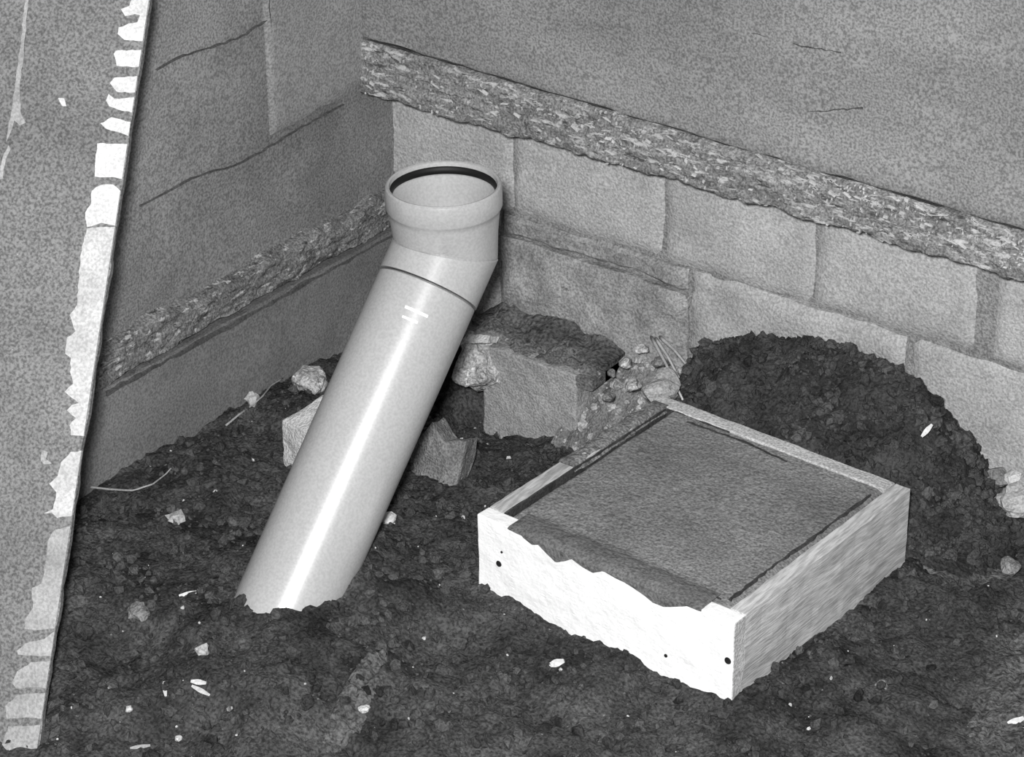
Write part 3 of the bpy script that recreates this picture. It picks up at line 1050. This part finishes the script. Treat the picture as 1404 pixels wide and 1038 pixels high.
def sliver(px0, py0, px1, py1, wpx, mat, name, label, cat, lift=0.003, on=None, group=None):
    """flat splinter of wood lying on the soil from one point to another"""
    if on is None:
        a, b = on_soil(px0, py0), on_soil(px1, py1)
    else:
        a, b = at(px0, py0, 1, on[0]), at(px1, py1, 1, on[1])
    a, b = Vector(a), Vector(b)
    d = b - a
    u = d.normalized()
    side = u.cross(Vector((0.5, -0.6, 0.62))).normalized()
    up_ = side.cross(u).normalized()
    if up_.z < 0:
        up_ = -up_
    w = wpx / 900.0
    V, Fc = [], []
    m = 6
    for i in range(m):
        f = i / (m - 1)
        k = (0.35 + 0.65 * math.sin(math.pi * min(max(f, 0.06), 0.92))) * w * 0.5
        c = a + d * f + up_ * (lift + 0.002 * math.sin(f * 3.0 + px0))
        for sx, sy in ((-1, 0), (1, 0), (0.8, -0.6), (-0.8, -0.6)):
            V.append(c + side * (k * sx) + up_ * (sy * w * 0.5))
    for i in range(m - 1):
        for q in range(4):
            Fc.append((i * 4 + q, i * 4 + (q + 1) % 4, (i + 1) * 4 + (q + 1) % 4, (i + 1) * 4 + q))
    Fc += [(3, 2, 1, 0), tuple((m - 1) * 4 + q for q in range(4))]
    c0 = (a + b) / 2
    o = mesh_obj(name, [v - c0 for v in V], Fc, MAT[mat])
    o.location = c0
    return tag(o, label, cat, group)


sliver(262, 934, 284, 937, 7, 'wood_chip', 'wood_splinter', 'upper of two pale splinters side by side in the left foreground', 'splinter')
sliver(266, 942, 287, 953, 6, 'wood_chip', 'wood_splinter', 'lower of two pale splinters side by side in the left foreground', 'splinter')
sliver(225, 935, 228, 957, 6, 'wood_chip', 'wood_splinter', 'upright pale splinter just left of the splinter pair', 'splinter')
sliver(247, 817, 273, 811, 6, 'wood_chip', 'wood_splinter', 'pale splinter on the soil left of the pipe base', 'splinter')
sliver(178, 1026, 206, 1022, 5, 'straw', 'wood_splinter', 'thin pale splinter at the bottom edge, lower left', 'splinter')
sliver(147, 946, 156, 938, 5, 'straw', 'wood_splinter', 'short tilted splinter near the foot of the plank', 'splinter')
sliver(754, 912, 774, 906, 10, 'wood_chip', 'wood_chip', 'leaf shaped pale wood chip on the soil before the frame', 'chip')
sliver(1376, 996, 1404, 984, 9, 'wood_chip', 'wood_offcut', 'upper white strip of a wood offcut at the lower right edge', 'offcut')
sliver(1374, 1001, 1412, 1001, 8, 'wood_chip', 'wood_offcut', 'lower white strip of a wood offcut at the lower right edge', 'offcut')
sliver(1265, 596, 1279, 580, 7, 'wood_chip', 'white_shard', 'white curved shard on the right slope of the soil heap', 'shard', lift=0.012, on=(-0.09, -0.08))
sliver(312, 973, 321, 970, 7, 'straw', 'wood_splinter', 'tiny splinter in the soil, under the pipe base and far below', 'splinter')


def strand(pts, r, mat, name, label, cat, group=None):
    """thin bent twig, root or straw through the given points"""
    pts = [Vector(map(float, p)) for p in pts]
    V, Fc = [], []
    fine = []
    for i in range(len(pts) - 1):
        for k in range(4):
            fine.append(pts[i].lerp(pts[i + 1], k / 4))
    fine.append(pts[-1])
    for i, p in enumerate(fine):
        d = (fine[min(i + 1, len(fine) - 1)] - fine[max(i - 1, 0)]).normalized()
        a = d.orthogonal().normalized()
        b = d.cross(a)
        rr = r * (1 - 0.5 * i / len(fine))
        for k in range(6):
            g = math.pi * 2 * k / 6
            V.append(p + a * (rr * math.cos(g)) + b * (rr * math.sin(g)))
    for i in range(len(fine) - 1):
        for k in range(6):
            Fc.append((i * 6 + k, i * 6 + (k + 1) % 6, i * 6 + 6 + (k + 1) % 6, i * 6 + 6 + k))
    Fc += [tuple(range(5, -1, -1)), tuple((len(fine) - 1) * 6 + k for k in range(6))]
    c0 = sum(pts, Vector()) / len(pts)
    o = mesh_obj(name, [v - c0 for v in V], Fc, MAT[mat], None, True)
    o.location = c0
    return tag(o, label, cat, group)


def soil_pts(px, lift=0.004):
    out = []
    for x, y in px:
        p = on_soil(x, y)
        out.append(p + np.array([0, 0, lift]))
    return out


strand(soil_pts([(115, 672), (150, 676), (182, 678), (210, 669), (228, 655), (235, 647)], 0.007), 0.0020, 'straw', 'pale_root', 'pale curved root on the soil beside the plank', 'root')
strand(soil_pts([(310, 590), (328, 575), (345, 563), (360, 550), (372, 535), (388, 525)], 0.009), 0.0020, 'straw', 'thin_root', 'thin pale root along the foot of the left wall', 'root')
lump(347, 545, 0, 0.03, 0.013, 'block', 'plaster_crumb', 'pale plaster crumb at the foot of the left wall', 'fragment', seed=44, amp=0.4, squash=1.1)
lump(428, 522, 0, 0.06, 0.03, 'rubble', 'rough_mortar_lump', 'rough speckled mortar lump by the left wall, left of the pipe', 'lump', seed=45, amp=0.3)
# straws beside the back corner of the frame
for k, (p, q, lb) in enumerate((((893, 462), (936, 548), 'leftmost of three straws at the back corner of the frame'),
                                ((899, 464), (932, 520), 'middle one of three straws at the back corner of the frame'),
                                ((905, 462), (945, 505), 'rightmost of three straws at the back corner of the frame'))):
    a = at(p[0], p[1], 1, 0.045)
    b = at(q[0], q[1], 1, -0.12 if k == 0 else -0.05)
    strand([a, (a + b) / 2 + np.array([0, 0, 0.004]), b], 0.0030, 'straw_pale', 'straw', lb, 'straw')
# rubble shards over the footing's right side
for k, (px, py, y, r, mt, lb) in enumerate((
        (880, 478, 0.03, 0.012, 'rubble', 'speckled rubble bit at the top of the footing, under the straws'),
        (858, 497, -0.01, 0.010, 'rubble', 'speckled rubble bit at the right end of the footing top'),
        (838, 512, -0.03, 0.009, 'stone_grey', 'dark rubble bit at the right edge of the footing'),
        (868, 528, -0.07, 0.012, 'rubble', 'speckled rubble bit below the footing top, beside the frame corner'),
        (905, 495, 0.0, 0.013, 'stone_grey', 'dark rubble bit left of the straws by the heap'),
        (835, 545, -0.08, 0.009, 'stone_grey', 'dark rubble bit low beside the footing block'))):
    lump(px, py, 1, y, r, mt, 'rubble_bit', lb, 'rubble', seed=60 + k, amp=0.4)

# rubble slope under those bits, joining footing, wall and frame corner
n, m = 46, 40
s, t = np.linspace(0, 1, n)[:, None], np.linspace(0, 1, m)[None]
P = np.zeros((n, m, 3))
P[..., 0] = x1 - 0.035 + 0.207 * s + 0 * t
P[..., 1] = 0.078 - 0.31 * t + 0 * s
P[..., 2] = (ztop + 0.008) - 0.17 * np.clip(t * 2.2 - 0.1, 0, 1) * np.clip(1.14 - 0.89 * s, 0, 1) - 0.01 * s + 0.010 * fbm(P, 22, 4, 601) + 0.006 * fbm(P, 70, 2, 603)
RSP = P
rs = skirted_grid('rubble_slope', P, np.array([0, 0, -0.10]), MAT['stone_grey'])
tag(rs, 'crumbled grey rubble filling the gap between footing, wall and frame corner', 'rubble', kind='stuff')

def soil_patch(cx, cy, rx, ry, rot, hgt, label, seed):
    n, m = 50, 40
    rr, th = np.linspace(0.02, 1, m)[None], np.linspace(0, 2 * math.pi, n)[:, None]
    c, s_ = math.cos(rot), math.sin(rot)
    rad = rr * (1 + 0.22 * vnoise(np.stack([np.cos(th[:, 0]) * 2, np.sin(th[:, 0]) * 2, 0 * th[:, 0] + seed], -1), 1.3, seed)[:, None])
    u, v = rad * np.cos(th) * rx, rad * np.sin(th) * ry
    X, Y = cx + u * c - v * s_, cy + u * s_ + v * c
    X[-1], Y[-1] = X[0], Y[0]
    Z = ground(X, Y) + ground_noise(X, Y) * 0.9 + hgt * (1 - rr ** 3) + 0.001 - 0.012 * rr ** 6
    V = np.stack([X, Y, Z], -1).reshape(-1, 3)
    ix = np.arange(n * m).reshape(n, m)
    Fc = np.stack([ix[:-1, :-1], ix[1:, :-1], ix[1:, 1:], ix[:-1, 1:]], -1).reshape(-1, 4).tolist()
    o = mesh_obj('soil_patch', V, Fc, MAT['soil_light'], None, True)
    return tag(o, label, 'soil', kind='stuff')


q = on_soil(1412, 940)
PATCH = q
soil_patch(q[0], q[1], 0.26, 0.085, 1.84, 0.006, 'lighter grey patch of trodden soil in the lower right corner', 3)
q = on_soil(490, 950)
soil_patch(q[0], q[1], 0.13, 0.028, 1.84, 0.004, 'lighter streak of soil in the lower middle foreground', 5)
q = on_soil(1330, 772)
soil_patch(q[0], q[1], 0.09, 0.10, 0.2, 0.004, 'lighter patch of soil right of the frame, below the heap', 8)

# ------------------------------------------------------------------ loose clods and crumbs all over the soil
def crumbs(name, count, rmin, rmax, mat, label, cat, region, zfun, seed):
    r_ = np.random.RandomState(seed)
    phi = (1 + 5 ** 0.5) / 2
    iv = np.array([(-1, phi, 0), (1, phi, 0), (-1, -phi, 0), (1, -phi, 0), (0, -1, phi), (0, 1, phi), (0, -1, -phi), (0, 1, -phi), (phi, 0, -1), (phi, 0, 1), (-phi, 0, -1), (-phi, 0, 1)])
    iv /= np.linalg.norm(iv[0])
    fi = np.array([(0, 11, 5), (0, 5, 1), (0, 1, 7), (0, 7, 10), (0, 10, 11), (1, 5, 9), (5, 11, 4), (11, 10, 2), (10, 7, 6), (7, 1, 8), (3, 9, 4), (3, 4, 2), (3, 2, 6), (3, 6, 8), (3, 8, 9), (4, 9, 5), (2, 4, 11), (6, 2, 10), (8, 6, 7), (9, 8, 1)])
    X, Y, Z = zfun(r_, count)
    rad = rmin + (rmax - rmin) * r_.rand(len(X)) ** 3
    V = []
    for k in range(len(X)):
        j = iv * (1 + 0.35 * (r_.rand(12, 1) - 0.5) * 2) * (0.7 + 0.6 * r_.rand(1, 3))
        a = r_.rand() * 6.28
        ca, sa = math.cos(a), math.sin(a)
        j = j @ np.array([[ca, -sa, 0], [sa, ca, 0], [0, 0, 1]])
        V.append(j * rad[k] + np.array([X[k], Y[k], Z[k] + rad[k] * 0.2]))
    V = np.concatenate(V)
    Fc = np.concatenate([fi + 12 * k for k in range(len(X))])
    me = bpy.data.meshes.new(name)
    me.from_pydata(V.tolist(), [], Fc.tolist())
    me.materials.append(MAT[mat])
    o = bpy.data.objects.new(name, me)
    C.objects.link(o)
    return tag(o, label, cat, kind='stuff')


def inside_box(x, y):
    d = np.stack([x - fo[0], y - fo[1]], -1)
    a, b = d @ bu[:2], d @ bv[:2]
    return (a > -0.004) & (a < BA + 0.004) & (b > -0.004) & (b < BB + 0.004)


def soil_spots(r_, count):
    x, y = r_.uniform(0.03, 2.0, count), r_.uniform(-1.75, 0.03, count)
    k = ~inside_box(x, y)
    k &= ~((x > x0 - 0.02) & (x < x1 + 0.16) & (y > -0.06))
    k &= ~((((x - PATCH[0]) * 0.96 + (y - PATCH[1]) * -0.27) ** 2 / 0.08 ** 2 < 1) & (y < PATCH[1] + 0.25) & (r_.rand(len(x)) < 0.75))
    k &= ~((x > hx[0]) & (x < hx[-1]) & (y > -0.22))
    x, y = x[k], y[k]
    return x, y, ground(x, y) + ground_noise(x, y)


def heap_spots(r_, count):
    i, j = r_.randint(2, HP.shape[0] - 8, count), r_.randint(2, HP.shape[1] - 2, count)
    q = HP[i, j]
    return q[:, 0], q[:, 1], q[:, 2]


crumbs('soil_clods', 16000, 0.0018, 0.010, 'clod', 'dark crumbs and clods of soil strewn over the ground', 'soil', None, soil_spots, 71)
crumbs('heap_clods', 4200, 0.0018, 0.010, 'clod', 'dark clods of soil strewn over the heap behind the pad', 'soil', None, heap_spots, 72)
crumbs('pale_crumbs', 420, 0.0012, 0.0042, 'stone_pale', 'tiny pale crumbs of mortar sprinkled over the dark soil', 'crumbs', None, soil_spots, 73)


def rubble_spots(r_, count):
    i, j = r_.randint(1, RSP.shape[0] - 1, count), r_.randint(1, RSP.shape[1] - 1, count)
    q = RSP[i, j]
    return q[:, 0], q[:, 1], q[:, 2]


crumbs('rubble_crumbs', 420, 0.002, 0.011, 'rubble', 'speckled crumbs of mortar lying on the rubble by the frame corner', 'rubble', None, rubble_spots, 74)
